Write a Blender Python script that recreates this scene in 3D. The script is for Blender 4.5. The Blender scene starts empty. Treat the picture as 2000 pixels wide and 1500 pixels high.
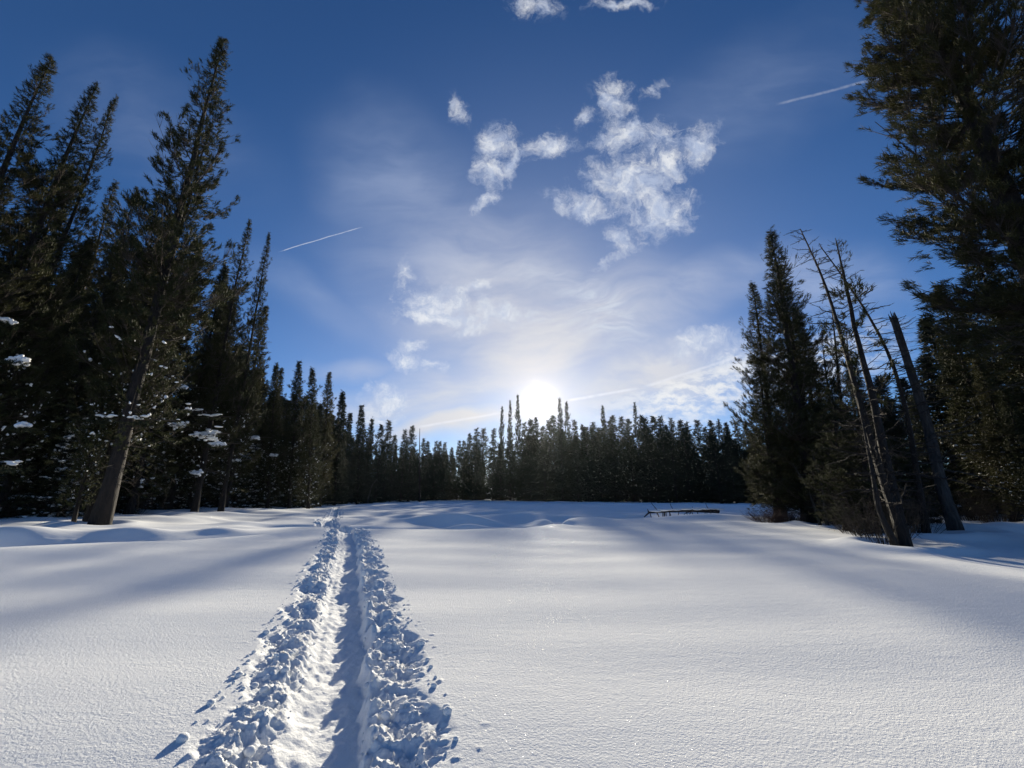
import bpy, math, random
import numpy as np
from mathutils import Vector, Matrix

# ------------------------------------------------------------------ camera, world, sun
S = bpy.context.scene
COL = S.collection
PITCH = math.radians(15.74)
CP, SP = math.cos(PITCH), math.sin(PITCH)
FOC = 745.0            # focal length in photo pixels (2000 px wide)
EYE = 1.6
cam = bpy.data.cameras.new('camera')
cam.sensor_width = 36.0
cam.lens = FOC / 2000 * 36.0
cam.clip_start = 0.05
cam.clip_end = 20000
camo = bpy.data.objects.new('camera', cam)
camo.location = (0, 0, EYE)
camo.rotation_euler = (math.pi / 2 + PITCH, 0, 0)
COL.objects.link(camo)
S.camera = camo

SUN_EL, SUN_AZ = math.radians(12.9), math.radians(4.3)
SUNV = Vector((math.sin(SUN_AZ) * math.cos(SUN_EL), math.cos(SUN_AZ) * math.cos(SUN_EL), math.sin(SUN_EL)))
sl = bpy.data.lights.new('sun', 'SUN')
sl.energy = 5.0
sl.angle = math.radians(1.2)
sl.color = (1.0, 0.895, 0.70)
so = bpy.data.objects.new('sun', sl)
so.rotation_euler = SUNV.to_track_quat('Z', 'Y').to_euler()
so.location = (0, 0, 60)
COL.objects.link(so)

S.view_settings.view_transform = 'Standard'
S.view_settings.look = 'None'
S.view_settings.gamma = 1
S.view_settings.exposure = 0.78
S.view_settings.use_curve_mapping = False
S.cycles.use_denoising = True
S.cycles.max_bounces = 5
S.cycles.diffuse_bounces = 3
S.cycles.transparent_max_bounces = 4

SKY_STRENGTH = 0.077
W = bpy.data.worlds.new('World')
S.world = W
W.use_nodes = True


class NT:
    """small node-graph writer"""
    def __init__(s, tree):
        s.t = tree
        s.n = tree.nodes
        s.l = tree.links

    def new(s, ty, **kw):
        nd = s.n.new(ty)
        for k, v in kw.items():
            setattr(nd, k, v)
        return nd

    def put(s, sock, v):
        if v is None:
            return
        if isinstance(v, bpy.types.NodeSocket):
            s.l.new(v, sock)
        else:
            sock.default_value = v

    def m(s, op, a, b=None, c=None, clamp=False):
        nd = s.new('ShaderNodeMath', operation=op, use_clamp=clamp)
        s.put(nd.inputs[0], a)
        s.put(nd.inputs[1], b)
        s.put(nd.inputs[2], c)
        return nd.outputs[0]

    def v(s, op, a, b=None):
        nd = s.new('ShaderNodeVectorMath', operation=op)
        s.put(nd.inputs[0], a)
        if b is not None:
            if op == 'SCALE':
                s.put(nd.inputs['Scale'], b)
            else:
                s.put(nd.inputs[1], b)
        return nd.outputs['Value'] if op in ('DOT_PRODUCT', 'LENGTH', 'DISTANCE') else nd.outputs['Vector']

    def comb(s, x, y, z=0.0):
        nd = s.new('ShaderNodeCombineXYZ')
        s.put(nd.inputs[0], x); s.put(nd.inputs[1], y); s.put(nd.inputs[2], z)
        return nd.outputs[0]

    def noise(s, vec, scale, detail=4, rough=0.55, dist=0.0, dim='3D', out='Fac'):
        nd = s.new('ShaderNodeTexNoise', noise_dimensions=dim)
        s.put(nd.inputs['Vector'], vec)
        nd.inputs['Scale'].default_value = scale
        nd.inputs['Detail'].default_value = detail
        nd.inputs['Roughness'].default_value = rough
        nd.inputs['Distortion'].default_value = dist
        return nd.outputs[out]

    def rng(s, val, a, b, c=0.0, d=1.0, smooth=True):
        nd = s.new('ShaderNodeMapRange', interpolation_type='SMOOTHSTEP' if smooth else 'LINEAR')
        s.put(nd.inputs['Value'], val)
        for k, x in (('From Min', a), ('From Max', b), ('To Min', c), ('To Max', d)):
            s.put(nd.inputs[k], x)
        return nd.outputs['Result']

    def mix(s, f, a, b, mode='MIX'):
        nd = s.new('ShaderNodeMix', data_type='RGBA', blend_type=mode)
        s.put(nd.inputs[0], f); s.put(nd.inputs[6], a); s.put(nd.inputs[7], b)
        return nd.outputs[2]


def build_world():
    g = NT(W.node_tree)
    g.n.clear()
    out = g.new('ShaderNodeOutputWorld')
    bg = g.new('ShaderNodeBackground')
    bg.inputs['Strength'].default_value = SKY_STRENGTH
    g.l.new(bg.outputs[0], out.inputs[0])
    sky = g.new('ShaderNodeTexSky', sky_type='NISHITA')
    sky.sun_disc = False
    sky.sun_elevation = SUN_EL
    sky.sun_rotation = SUN_AZ
    sky.altitude = 2100
    sky.air_density = 1.0
    sky.dust_density = 0.35
    sky.ozone_density = 2.5
    D = g.new('ShaderNodeTexCoord').outputs['Generated']
    # deepen the blue a little, as dry mountain air at 2100 m does
    hs = g.new('ShaderNodeHueSaturation')
    hs.inputs['Saturation'].default_value = 1.12
    g.l.new(sky.outputs[0], hs.inputs['Color'])
    col = g.mix(1.0, hs.outputs[0], (0.60, 0.72, 0.90, 1), 'MULTIPLY')
    # angle from the sun
    cosang = g.v('DOT_PRODUCT', D, tuple(SUNV))
    ang = g.m('MULTIPLY', g.m('ARCCOSINE', g.m('MINIMUM', cosang, 0.99999)), 57.29578)
    # tangent map of the sky about a fixed compass direction; unit = 100 map units per 7.6 degrees
    fw = g.m('MAXIMUM', g.v('DOT_PRODUCT', D, (0, CP, SP)), 0.05)
    U = g.m('MULTIPLY_ADD', g.m('DIVIDE', g.v('DOT_PRODUCT', D, (1, 0, 0)), fw), 7.45, 10.0)
    V = g.m('MULTIPLY_ADD', g.m('DIVIDE', g.v('DOT_PRODUCT', D, (0, -SP, CP)), fw), -7.45, 7.5)
    P = g.comb(U, V)
    # plane at cloud height, for high thin cloud all round
    dz = g.m('MAXIMUM', g.v('DOT_PRODUCT', D, (0, 0, 1)), 0.03)
    inv = g.m('DIVIDE', 1.0, g.m('ADD', dz, 0.06))
    Q = g.v('SCALE', D, inv)
    front = g.m('GREATER_THAN', g.v('DOT_PRODUCT', D, (0, CP, SP)), 0.25)

    def vec_ellipse(src, cx, cy, rx, ry, rot=0.0):
        mp = g.new('ShaderNodeMapping', vector_type='TEXTURE')
        g.l.new(src, mp.inputs['Vector'])
        mp.inputs['Location'].default_value = (cx, cy, 0)
        mp.inputs['Rotation'].default_value = (0, 0, math.radians(rot))
        mp.inputs['Scale'].default_value = (rx, ry, 1)
        return g.v('LENGTH', mp.outputs[0])

    def soft(src, lst):
        acc = None
        for cx, cy, rx, ry, rot, a in lst:
            e = g.rng(vec_ellipse(src, cx, cy, rx, ry, rot), 1.0, 0.0, 0.0, a)
            acc = e if acc is None else g.m('MAXIMUM', acc, e)
        return acc

    # --- high thin veil round the sun side (broad soft white areas)
    wq = g.noise(Q, 0.7, 3, 0.5, out='Color')
    wp = g.noise(P, 0.35, 3, 0.5, out='Color')
    Pw = g.v('ADD', P, g.v('SCALE', g.v('SUBTRACT', wp, (0.5, 0.5, 0.5)), 1.6))
    veil = soft(Pw, [(9.6, 5.6, 4.2, 2.6, 20, .48), (11.2, 6.5, 4.0, 1.8, -5, .6), (13.6, 5.8, 2.9, 0.8, -18, .50),
                     (8.6, 7.6, 3.2, 0.9, -14, .62), (12.8, 7.3, 3.0, 1.1, -14, .78), (6.0, 5.8, 2.2, 0.7, 25, .18),
                     (7.8, 3.6, 2.6, 1.8, 40, .30), (16.2, 5.6, 2.2, 1.2, 10, .5), (3.0, 2.5, 3.5, 1.6, 30, .12),
                     (7.2, 7.9, 2.4, .6, -6, .6), (8.4, 8.35, 2.6, .55, -10, .85), (6.6, 7.2, 1.6, .35, -8, .35), (14.8, 1.8, 3.4, 1.6, -25, .16)])
    stv = g.new('ShaderNodeMapping', vector_type='POINT')
    g.l.new(Pw, stv.inputs['Vector'])
    stv.inputs['Rotation'].default_value = (0, 0, math.radians(22))
    stv.inputs['Scale'].default_value = (0.35, 1.3, 1)
    streak = g.rng(g.noise(stv.outputs[0], 1.1, 8, 0.6, 0.15), 0.25, 0.75, 0.40, 1.32)
    veil = g.m('MULTIPLY', veil, streak)
    # thin cloud elsewhere in the sky, same kind as in view
    back = g.m('MULTIPLY', g.rng(g.noise(Q, 0.5, 6, 0.6, 1.0), 0.48, 0.8, 0.0, 0.42), 0.8)
    veil = g.m('MAXIMUM', g.m('MULTIPLY', veil, front), g.m('MULTIPLY', back, g.m('SUBTRACT', 1.0, front)))
    veil = g.m('ADD', veil, g.rng(ang, 52, 2, 0.0, 0.36), clamp=True)
    vcol = g.mix(g.rng(ang, 45, 3), (3.3, 4.0, 5.6, 1), (5.7, 5.6, 5.7, 1))
    col = g.mix(veil, col, vcol)

    # --- rippled streak fan of cirrus to the upper right of the sun
    rp = g.new('ShaderNodeMapping', vector_type='POINT')
    g.l.new(Pw, rp.inputs['Vector'])
    rp.inputs['Rotation'].default_value = (0, 0, math.radians(-42))
    rp.inputs['Scale'].default_value = (0.8, 3.0, 1)
    fan = g.rng(g.noise(rp.outputs[0], 1.3, 6, 0.62, 0.8), 0.42, 0.75)
    fan = g.m('MULTIPLY', fan, soft(P, [(11.7, 6.1, 1.5, 0.85, 35, .75), (10.6, 5.4, 1.3, .5, 10, .35)]))
    col = g.mix(fan, col, (5.4, 5.8, 6.5, 1))

    # --- torn white clouds
    w1 = g.noise(P, 1.4, 5, 0.6, out='Color')
    Pc = g.v('ADD', P, g.v('SCALE', g.v('SUBTRACT', w1, (0.5, 0.5, 0.5)), 0.75))
    blobs = [(8.95, 2.12, .16, .42, -25, .9), (9.7, 2.85, .50, .42, -60, 1.), (9.55, 3.35, .42, .34, 10, 1.), (10.05, 3.2, .55, .2, -42, .95),
             (10.75, 2.85, .55, .30, -15, 1.), (9.45, 3.92, .3, .15, -35, .9),
             (12.0, 1.95, .50, .40, 40, 1.), (11.42, 2.28, .18, .3, 20, .8), (12.8, 1.78, .3, .12, -35, .7), (12.15, 2.6, .65, .38, 5, 1.),
             (12.95, 2.75, .45, .5, 20, .75), (13.65, 2.85, .36, .55, 35, 1.), (12.3, 3.6, .95, .62, 10, 1.08), (13.0, 3.3, .6, .4, -30, .9),
             (11.4, 4.0, .75, .28, 14, .95), (12.9, 4.15, .72, .52, -15, 1.05), (12.2, 4.65, .3, .3, 0, .8), (12.05, 5.0, .55, .10, -28, .6),
             (8.5, 5.95, .78, .42, 8, 1.), (9.3, 5.65, .42, .16, -20, .9), (8.7, 6.25, 1.1, .20, 4, 1.), (9.7, 6.12, .72, .24, 14, .85), (9.2, 6.42, .4, .18, -20, .8), (10.35, 6.2, .42, .14, 12, .8),
             (7.85, 5.45, .18, .42, 10, .7), (8.05, 6.82, .30, .2, -15, 1.), (8.0, 7.1, .5, .22, 15, .95), (8.5, 7.15, .5, .12, 10, .6),
             (7.5, 7.95, .48, .42, 10, .95), (7.5, 8.25, .5, .12, 0, .9),
             (10.4, .12, .55, .28, 5, .75), (12.2, .05, .75, .16, -6, .85),
             (13.6, 6.7, .75, .28, -12, .85), (14.3, 7.0, .8, .5, 12, .9), (10.4, 7.45, .14, .06, 10, .7)]
    M = soft(Pc, [(a, b, c * 1.5, d * 1.5, e, f) for a, b, c, d, e, f in blobs])
    nz = g.noise(Pc, 3.0, 11, 0.72, 0.25)
    dens = g.m('ADD', M, g.m('MULTIPLY', g.m('SUBTRACT', nz, 0.5), 2.6))
    dens = g.m('MULTIPLY', g.rng(dens, 0.06, 1.35), front)
    dens = g.m('MULTIPLY', dens, g.rng(M, 0.0, 0.22))
    shade = g.rng(g.noise(g.v('ADD', Pc, (0.05, 0.09, 0.0)), 2.6, 10, 0.66, 0.2), 0.35, 0.68)
    ccol = g.mix(shade, (3.9, 4.5, 5.8, 1), (6.9, 7.0, 7.1, 1))
    col = g.mix(g.m('MULTIPLY', dens, 0.88), col, ccol)

    # --- mackerel bank low on the right
    w2 = g.v('ADD', P, g.v('SCALE', g.v('SUBTRACT', w1, (0.5, 0.5, 0.5)), 0.4))
    mk = g.new('ShaderNodeMapping', vector_type='POINT')
    g.l.new(w2, mk.inputs['Vector'])
    mk.inputs['Rotation'].default_value = (0, 0, math.radians(20))
    mk.inputs['Scale'].default_value = (1.3, 3.0, 1)
    mack = g.rng(g.noise(mk.outputs[0], 1.9, 6, 0.62), 0.38, 0.64, 0.12, 1.0)
    mack = g.m('MULTIPLY', mack, g.m('MULTIPLY', soft(P, [(13.6, 7.7, 3.0, .95, -15, 1.15), (15.5, 7.2, 3.0, 1.1, -15, 1.0)]), front), clamp=True)
    mack = g.m('MULTIPLY', mack, g.rng(g.m('ADD', V, g.m('MULTIPLY', U, 0.30)), 11.25, 11.40))
    col = g.mix(g.m('MULTIPLY', mack, 0.8), col, (6.9, 6.9, 6.8, 1))
    # --- vapour trails
    for (x0, y0, x1, y1, wd, op) in [(5.40, 4.93, 7.12, 4.42, .014, .48), (15.1, 2.06, 17.5, 1.44, .04, .18), (8.1, 8.36, 9.85, 8.05, .035, .5),
                                     (11.0, 7.84, 12.5, 7.58, .04, .6), (12.5, 7.58, 14.6, 6.9, .045, .4), (13.2, 2.56, 13.85, 2.42, .015, .15)]:
        cx, cy = (x0 + x1) / 2, (y0 + y1) / 2
        L = math.hypot(x1 - x0, y1 - y0) / 2
        rot = math.degrees(math.atan2(y1 - y0, x1 - x0))
        mp = g.new('ShaderNodeMapping', vector_type='TEXTURE')
        g.l.new(g.v('ADD', P, g.v('SCALE', g.v('SUBTRACT', w1, (0.5, 0.5, 0.5)), 0.05)), mp.inputs['Vector'])
        mp.inputs['Location'].default_value = (cx, cy, 0)
        mp.inputs['Rotation'].default_value = (0, 0, math.radians(rot))
        mp.inputs['Scale'].default_value = (L, wd, 1)
        sx = g.new('ShaderNodeSeparateXYZ')
        g.l.new(mp.outputs[0], sx.inputs[0])
        a = g.rng(g.m('ABSOLUTE', sx.outputs[0]), 1.0, 0.75)
        b = g.rng(g.m('ABSOLUTE', sx.outputs[1]), 1.0, 0.1)
        n = g.rng(g.noise(P, 9, 3), 0.3, 0.6, 0.5, 1.0)
        f = g.m('MULTIPLY', g.m('MULTIPLY', g.m('MULTIPLY', a, b), n), op * 1.0)
        f = g.m('MULTIPLY', f, front)
        col = g.mix(f, col, (6.4, 6.6, 7.2, 1))
    # --- forward-scattered light round the sun through thin cloud
    au = g.m('POWER', g.rng(ang, 15, 0.0, smooth=False), 3.0)
    col = g.mix(1.0, col, g.mix(au, (0, 0, 0, 1), (4.6, 3.5, 1.9, 1)), 'ADD')
    core = g.m('POWER', g.rng(ang, 6.5, 0.0, smooth=False), 6.5)
    col = g.mix(1.0, col, g.mix(core, (0, 0, 0, 1), (34, 30, 22, 1)), 'ADD')
    g.l.new(col, bg.inputs['Color'])


build_world()

# ------------------------------------------------------------------ noise and helpers
_rs = np.random.RandomState(7)
_perm = _rs.permutation(512)
_perm = np.concatenate([_perm, _perm, _perm])
_ga = _rs.rand(512) * 2 * np.pi
_gx, _gy = np.cos(_ga), np.sin(_ga)


def pn(x, y, seed=0):
    """2-D gradient noise, about -1..1"""
    x = np.asarray(x, float) + seed * 17.31
    y = np.asarray(y, float) + seed * 9.77
    xi = np.floor(x).astype(np.int64); yi = np.floor(y).astype(np.int64)
    xf = x - xi; yf = y - yi
    u = xf ** 3 * (xf * (xf * 6 - 15) + 10); v = yf ** 3 * (yf * (yf * 6 - 15) + 10)
    def gr(ix, iy, dx, dy):
        h = _perm[_perm[ix & 511] + (iy & 511)]
        return _gx[h] * dx + _gy[h] * dy
    a = gr(xi, yi, xf, yf); b = gr(xi + 1, yi, xf - 1, yf)
    c = gr(xi, yi + 1, xf, yf - 1); d = gr(xi + 1, yi + 1, xf - 1, yf - 1)
    return ((a + (b - a) * u) + ((c + (d - c) * u) - (a + (b - a) * u)) * v) * 1.5


def fbm(x, y, o=4, seed=0, g=0.5):
    s = 0; a = 1.0; f = 1.0
    for k in range(o):
        s = s + a * pn(x * f, y * f, seed + k * 3); a *= g; f *= 2.03
    return s


def ss(x, a, b):
    t = np.clip((x - a) / (b - a), 0, 1)
    return t * t * (3 - 2 * t)


def link(o):
    COL.objects.link(o)
    return o


def mesh_np(name, V, F, mat=None, smooth=False):
    """V (n,3), F (m,3) or (m,4)"""
    V = np.ascontiguousarray(V, np.float32); F = np.ascontiguousarray(F, np.int32)
    me = bpy.data.meshes.new(name)
    k = F.shape[1]
    me.vertices.add(len(V)); me.vertices.foreach_set('co', V.ravel())
    me.loops.add(F.size); me.loops.foreach_set('vertex_index', F.ravel())
    me.polygons.add(len(F))
    me.polygons.foreach_set('loop_start', np.arange(0, F.size, k, dtype=np.int32))
    me.polygons.foreach_set('loop_total', np.full(len(F), k, np.int32))
    if smooth:
        me.polygons.foreach_set('use_smooth', np.ones(len(F), bool))
    me.update(calc_edges=True)
    if mat:
        me.materials.append(mat)
    return me


def obj(name, me, parent=None, kind=None, loc=None):
    o = bpy.data.objects.new(name, me)
    link(o)
    if parent is not None:
        o.parent = parent
    if kind:
        o['kind'] = kind
    if loc is not None:
        o.location = loc
    return o


def thing(name, label, cat, loc=(0, 0, 0), group=None, rot=(0, 0, 0)):
    o = bpy.data.objects.new(name, None)
    link(o)
    o.empty_display_size = 0.3
    o.location = loc; o.rotation_euler = rot
    o['label'] = label; o['category'] = cat
    if group:
        o['group'] = group
    return o


# ------------------------------------------------------------------ terrain
_rimx = np.array([-200, -60, -26, -18, -14, -10.5, -9.0, -8.2, -5.5, -2.1, .55, 2.0, 3.4, 7.4, 11, 13.5, 18, 25, 60, 200.])
_rimy = np.array([10, 10, 11.0, 11.0, 11.2, 13.3, 15.4, 17.5, 17.8, 16.7, 16.9, 19.5, 22.6, 24.5, 25.5, 25.0, 24, 24, 24, 24.])
_ty = np.array([-6, 0, 2.0, 2.85, 3.75, 5.6, 12.2, 18.3, 22, 27, 33, 42, 55, 400])
_tx = np.array([1.9, -.15, -.95, -1.20, -1.50, -2.20, -4.85, -7.5, -9.6, -12.4, -14.6, -18.6, -24, -150])


def track_x(y):
    return np.interp(y, _ty, _tx)


PITS = [(1.55, 20.2, 1.3, 1.0, .55), (4.3, 30, 1.6, 1.8, .6), (-1.6, 24, 2.6, 1.5, .38), (-5.0, 20.8, 1.6, .9, .25), (-.2, 20.2, 1.4, 1.0, .3), (1.0, 27, 2.2, 1.6, .35),
        (9, 33, 1.8, 2, .4), (-3, 36, 3, 2.4, .35), (3, 45, 3, 3, .4), (-12, 24, 3.0, 1.2, .4), (-10, 33, 2, 2, .3), (12, 40, 3, 3, .4), (-7, 30, 2, 2, .3)]
MOUNDS = [(-19.6, 15.8, 1.6, 1.2, .50), (-14.0, 14.4, 2.4, 1.1, .28), (-17.5, 13.9, 2.2, .9, .14), (-13.4, 18.6, 1.2, .8, .25), (-16.2, 17.5, 1.6, .9, .3), (-23, 15.5, 2, 1.5, .35),
          (-6.0, 19.9, 1.3, .9, .35), (-2.6, 21.4, 1.5, 1.0, .35), (2.9, 24.5, 2.2, 1.2, .4), (-3.8, 26.5, 2.4, 1.2, .32), (0.2, 31, 2.6, 1.4, .35),
          (19.6, 16.0, 2.6, 1.2, .30), (23, 17.0, 2, 1.2, .35), (15.2, 14.0, 2.4, 1.0, .22), (17.2, 16.2, 1.1, .9, .25), (27, 19, 3, 2, .4), (12.2, 12.3, 1.6, .9, .12)]
WELLS = []          # filled by trunks: (x, y, r, depth)


def ground_low(x, y):
    x = np.asarray(x, float); y = np.asarray(y, float)
    z = -0.75 * ss(y, 17, 110)
    wide = np.hypot(x, y)
    # long soft drifts near the camera
    z = z + 0.085 * pn(x / 6.5, y / 4.2, 1) * ss(wide, 1.0, 6) + 0.028 * pn(x / 2.7, y / 1.5, 2) * ss(wide, 1.5, 5)
    # stream gully behind the rim
    ry = np.interp(x, _rimx, _rimy) + 0.5 * pn(x / 3.0, 0.3, 4)
    d = y - ry
    z = z - 1.05 * np.exp(-((d - 2.4) / 1.7) ** 2) * ss(d, -0.4, 1.6) + 0.12 * np.exp(-((d + 0.9) / 1.7) ** 2) - 0.22 * ss(d, 0.5, 4)
    # hummocky meadow beyond
    far = ss(y, 18, 26)
    z = z + far * (0.36 * pn(x / 6.0, y / 4.5, 5) + 0.10 * pn(x / 2.6, y / 2.2, 6)) * (1 - 0.6 * ss(y, 45, 110))
    for px, py, rx, r2, dp in PITS:
        q = ((x - px) / rx) ** 2 + ((y - py) / r2) ** 2
        z = z - dp * 1.4 * np.exp(-q ** 1.6)
    for px, py, rx, r2, hh in MOUNDS:
        q = ((x - px) / rx) ** 2 + ((y - py) / r2) ** 2
        z = z + hh * np.exp(-q)
    # forest floor: rougher, banked a little on both sides
    lf = ss(-x - y * 0.42, 7, 16) * ss(y, 13, 19)
    z = z + lf * (0.22 + 0.16 * pn(x / 2.3, y / 2.3, 8))
    rf = ss(x - y * 0.25, 9, 16) * ss(y, 12, 17)
    z = z + rf * (0.05 + 0.16 * pn(x / 2.0, y / 2.0, 9))
    z = z + 16 * ss(wide, 170, 900) + 1.0 * ss(wide, 120, 300) * pn(x / 90, y / 90, 11)
    return z


def ground(x, y):
    x = np.asarray(x, float); y = np.asarray(y, float)
    z = ground_low(x, y)
    # tracks of small animals and lumps on the left bank
    lb = np.exp(-(((x + 14.2) / 3.6) ** 2 + ((y - 14.8) / 1.3) ** 2))
    z = z + lb * 0.06 * fbm(x * 2.2, y * 2.2, 3, 21)
    # the trodden trail
    tx = track_x(y)
    sl_ = 0.93
    s = (x - tx) * sl_ + 0.035 * pn(y * 1.1, 3.3, 30)
    on = ss(y, -6, -5) * (1 - ss(y, 52, 60))
    fade = 1 - 0.45 * ss(y, 20, 45)
    a = np.abs(s)
    hw = 0.235 + 0.03 * pn(y * 1.3, 0, 31) + 0.045 * (s > 0) * fbm(y * 2.6, 1.0, 3, 45) + 0.022 * pn(y * 6, s * 3, 32)
    fl = 1 - ss(a, hw - 0.05 * (s < 0), hw + 0.085 + 0.09 * (s < 0) + 0.03 * pn(y * 5, s, 33))
    floor_ = -0.205 + 0.017 * fbm(x * 8, y * 6, 4, 34) + 0.018 * pn(s * 2, y * 2.1, 35) + 0.05 * ss(-s, 0.02, 0.2)
    be = 0.75 + 0.13 * fbm(y * 1.7, np.sign(s) * 5.0, 3, 36)
    berm = ss(a, hw - 0.02, hw + 0.07) * (1 - ss(a, be - 0.16, be + 0.05))
    wx = x + 0.05 * pn(x * 6, y * 6, 41); wy = y + 0.05 * pn(x * 6, y * 6, 42)
    n1 = pn(wx * 4.2, wy * 3.6, 37)
    n2 = 1 - np.sqrt(pn(wx * 8.0, wy * 7.5, 38) ** 2 + .004) * 2.4
    n3 = fbm(wx * 19, wy * 18, 3, 39, .6)
    bl = 0.075 * pn(wx * 2.6, wy * 2.1, 43) + 0.045 * n1 + 0.026 * n2 + 0.021 * n3 + 0.010 * pn(wx * 60, wy * 60, 40)
    bl = np.where(bl < -0.09, -0.09 + (bl + 0.09) * 0.4, bl)
    bump_in = 0.055 * np.exp(-((a - hw - 0.10) / 0.07) ** 2)
    bump_out = 0.035 * np.exp(-((a - be + 0.15) / 0.10) ** 2)
    dz = floor_ * fl + (1 - fl) * berm * (bl * 1.05 + bump_in * (.35 + 1.1 * pn(x * 5, y * 4, 46)) + bump_out - 0.075)
    # crumbs thrown beyond the berm
    cr = ss(a, be - 0.1, be) * (1 - ss(a, be + 0.05, be + 0.38)) * np.clip(fbm(x * 11, y * 11, 2, 50) - 0.55, 0, 1)
    z = z + on * fade * (dz + 0.035 * cr)
    return z


def gz(x, y):
    return float(ground_low(x, y))


def at_top(tx, ty, Y):
    """world X and height above the eye of a sky-line point seen at map position tx,ty when it stands Y metres ahead"""
    b = (750 - ty) / FOC
    den = CP - SP * b
    return Y * ((tx - 1000) / FOC) / den, EYE + Y * (SP + CP * b) / den


# ------------------------------------------------------------------ materials
def mat(name):
    m = bpy.data.materials.new(name)
    m.use_nodes = True
    g = NT(m.node_tree)
    bs = m.node_tree.nodes['Principled BSDF']
    return m, g, bs


def snow_mat():
    m, g, bs = mat('snow')
    bs.inputs['Roughness'].default_value = 0.95
    bs.inputs['Specular IOR Level'].default_value = 0.0
    P = g.new('ShaderNodeNewGeometry').outputs['Position']
    c = g.mix(g.noise(P, 0.8, 4, 0.6), (0.82, 0.845, 0.865, 1), (0.89, 0.90, 0.905, 1))
    g.l.new(c, bs.inputs['Base Color'])
    dist = g.v('LENGTH', P)
    n1 = g.noise(P, 48, 4, 0.68)
    n2 = g.noise(P, 14, 4, 0.55)
    n3 = g.noise(P, 210, 2, 0.5)
    h = g.m('ADD', g.m('MULTIPLY', n1, 0.014), g.m('ADD', g.m('MULTIPLY', n2, 0.004), g.m('MULTIPLY', n3, 0.0022)))
    wr = g.new('ShaderNodeMapping')
    g.l.new(P, wr.inputs[0])
    wr.inputs['Rotation'].default_value = (0, 0, 0.35)
    wr.inputs['Scale'].default_value = (0.7, 2.6, 1)
    h = g.m('ADD', h, g.m('MULTIPLY', g.noise(wr.outputs[0], 2.4, 5, 0.55, 0.5), 0.009))
    h = g.m('MULTIPLY', h, g.rng(dist, 3, 30, 1.0, 0.35))
    b = g.new('ShaderNodeBump')
    b.inputs['Strength'].default_value = 0.8
    b.inputs['Distance'].default_value = 1.0
    g.l.new(h, b.inputs['Height'])
    g.l.new(b.outputs[0], bs.inputs['Normal'])
    # ice crystals: a few tiny facets that mirror the sun
    vo = g.new('ShaderNodeTexVoronoi', feature='F1')
    g.l.new(P, vo.inputs['Vector'])
    vo.inputs['Scale'].default_value = 85
    pick = g.m('GREATER_THAN', g.v('DOT_PRODUCT', vo.outputs['Color'], (0.57, 0.57, 0.57)), 1.42)
    near = g.m('LESS_THAN', vo.outputs['Distance'], 0.28)
    fac = g.m('MULTIPLY', pick, near)
    g.l.new(g.m('MULTIPLY_ADD', fac, -0.75, 0.95), bs.inputs['Roughness'])
    g.l.new(g.m('MULTIPLY_ADD', fac, 2.5, 0.0), bs.inputs['Specular IOR Level'])
    return m


def needle_mat(name, c0, c1, tr=0.25):
    m, g, bs = mat(name)
    P = g.new('ShaderNodeNewGeometry')
    oi = g.new('ShaderNodeObjectInfo')
    n = g.noise(P.outputs['Position'], 1.1, 3, 0.6)
    f = g.m('ADD', g.m('MULTIPLY', n, 0.9), g.m('MULTIPLY', P.outputs['Random Per Island'], 0.35))
    f = g.m('ADD', f, g.m('MULTIPLY_ADD', oi.outputs['Random'], 0.5, -0.5), clamp=True)
    col = g.mix(f, c0 + (1,), c1 + (1,))
    g.l.new(col, bs.inputs['Base Color'])
    bs.inputs['Roughness'].default_value = 0.7
    bs.inputs['Specular IOR Level'].default_value = 0.12
    t = g.new('ShaderNodeBsdfTranslucent')
    g.l.new(col, t.inputs[0])
    ms = g.new('ShaderNodeMixShader')
    ms.inputs[0].default_value = tr
    g.l.new(bs.outputs[0], ms.inputs[1]); g.l.new(t.outputs[0], ms.inputs[2])
    g.l.new(ms.outputs[0], m.node_tree.nodes['Material Output'].inputs[0])
    return m


def bark_mat(name, c0, c1, scale=9.0):
    m, g, bs = mat(name)
    tc = g.new('ShaderNodeTexCoord').outputs['Object']
    mp = g.new('ShaderNodeMapping')
    g.l.new(tc, mp.inputs[0])
    mp.inputs['Scale'].default_value = (1, 1, 0.22)
    n = g.noise(mp.outputs[0], scale, 7, 0.65, 0.4)
    vo = g.new('ShaderNodeTexVoronoi')
    g.l.new(mp.outputs[0], vo.inputs['Vector']); vo.inputs['Scale'].default_value = scale * 1.6
    f = g.m('MULTIPLY', g.rng(n, 0.3, 0.7), g.rng(vo.outputs['Distance'], 0.05, 0.5, 0.35, 1.0))
    g.l.new(g.mix(f, c0 + (1,), c1 + (1,)), bs.inputs['Base Color'])
    bs.inputs['Roughness'].default_value = 0.9
    b = g.new('ShaderNodeBump')
    b.inputs['Strength'].default_value = 0.9; b.inputs['Distance'].default_value = 0.07
    g.l.new(f, b.inputs['Height']); g.l.new(b.outputs[0], bs.inputs['Normal'])
    return m


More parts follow.
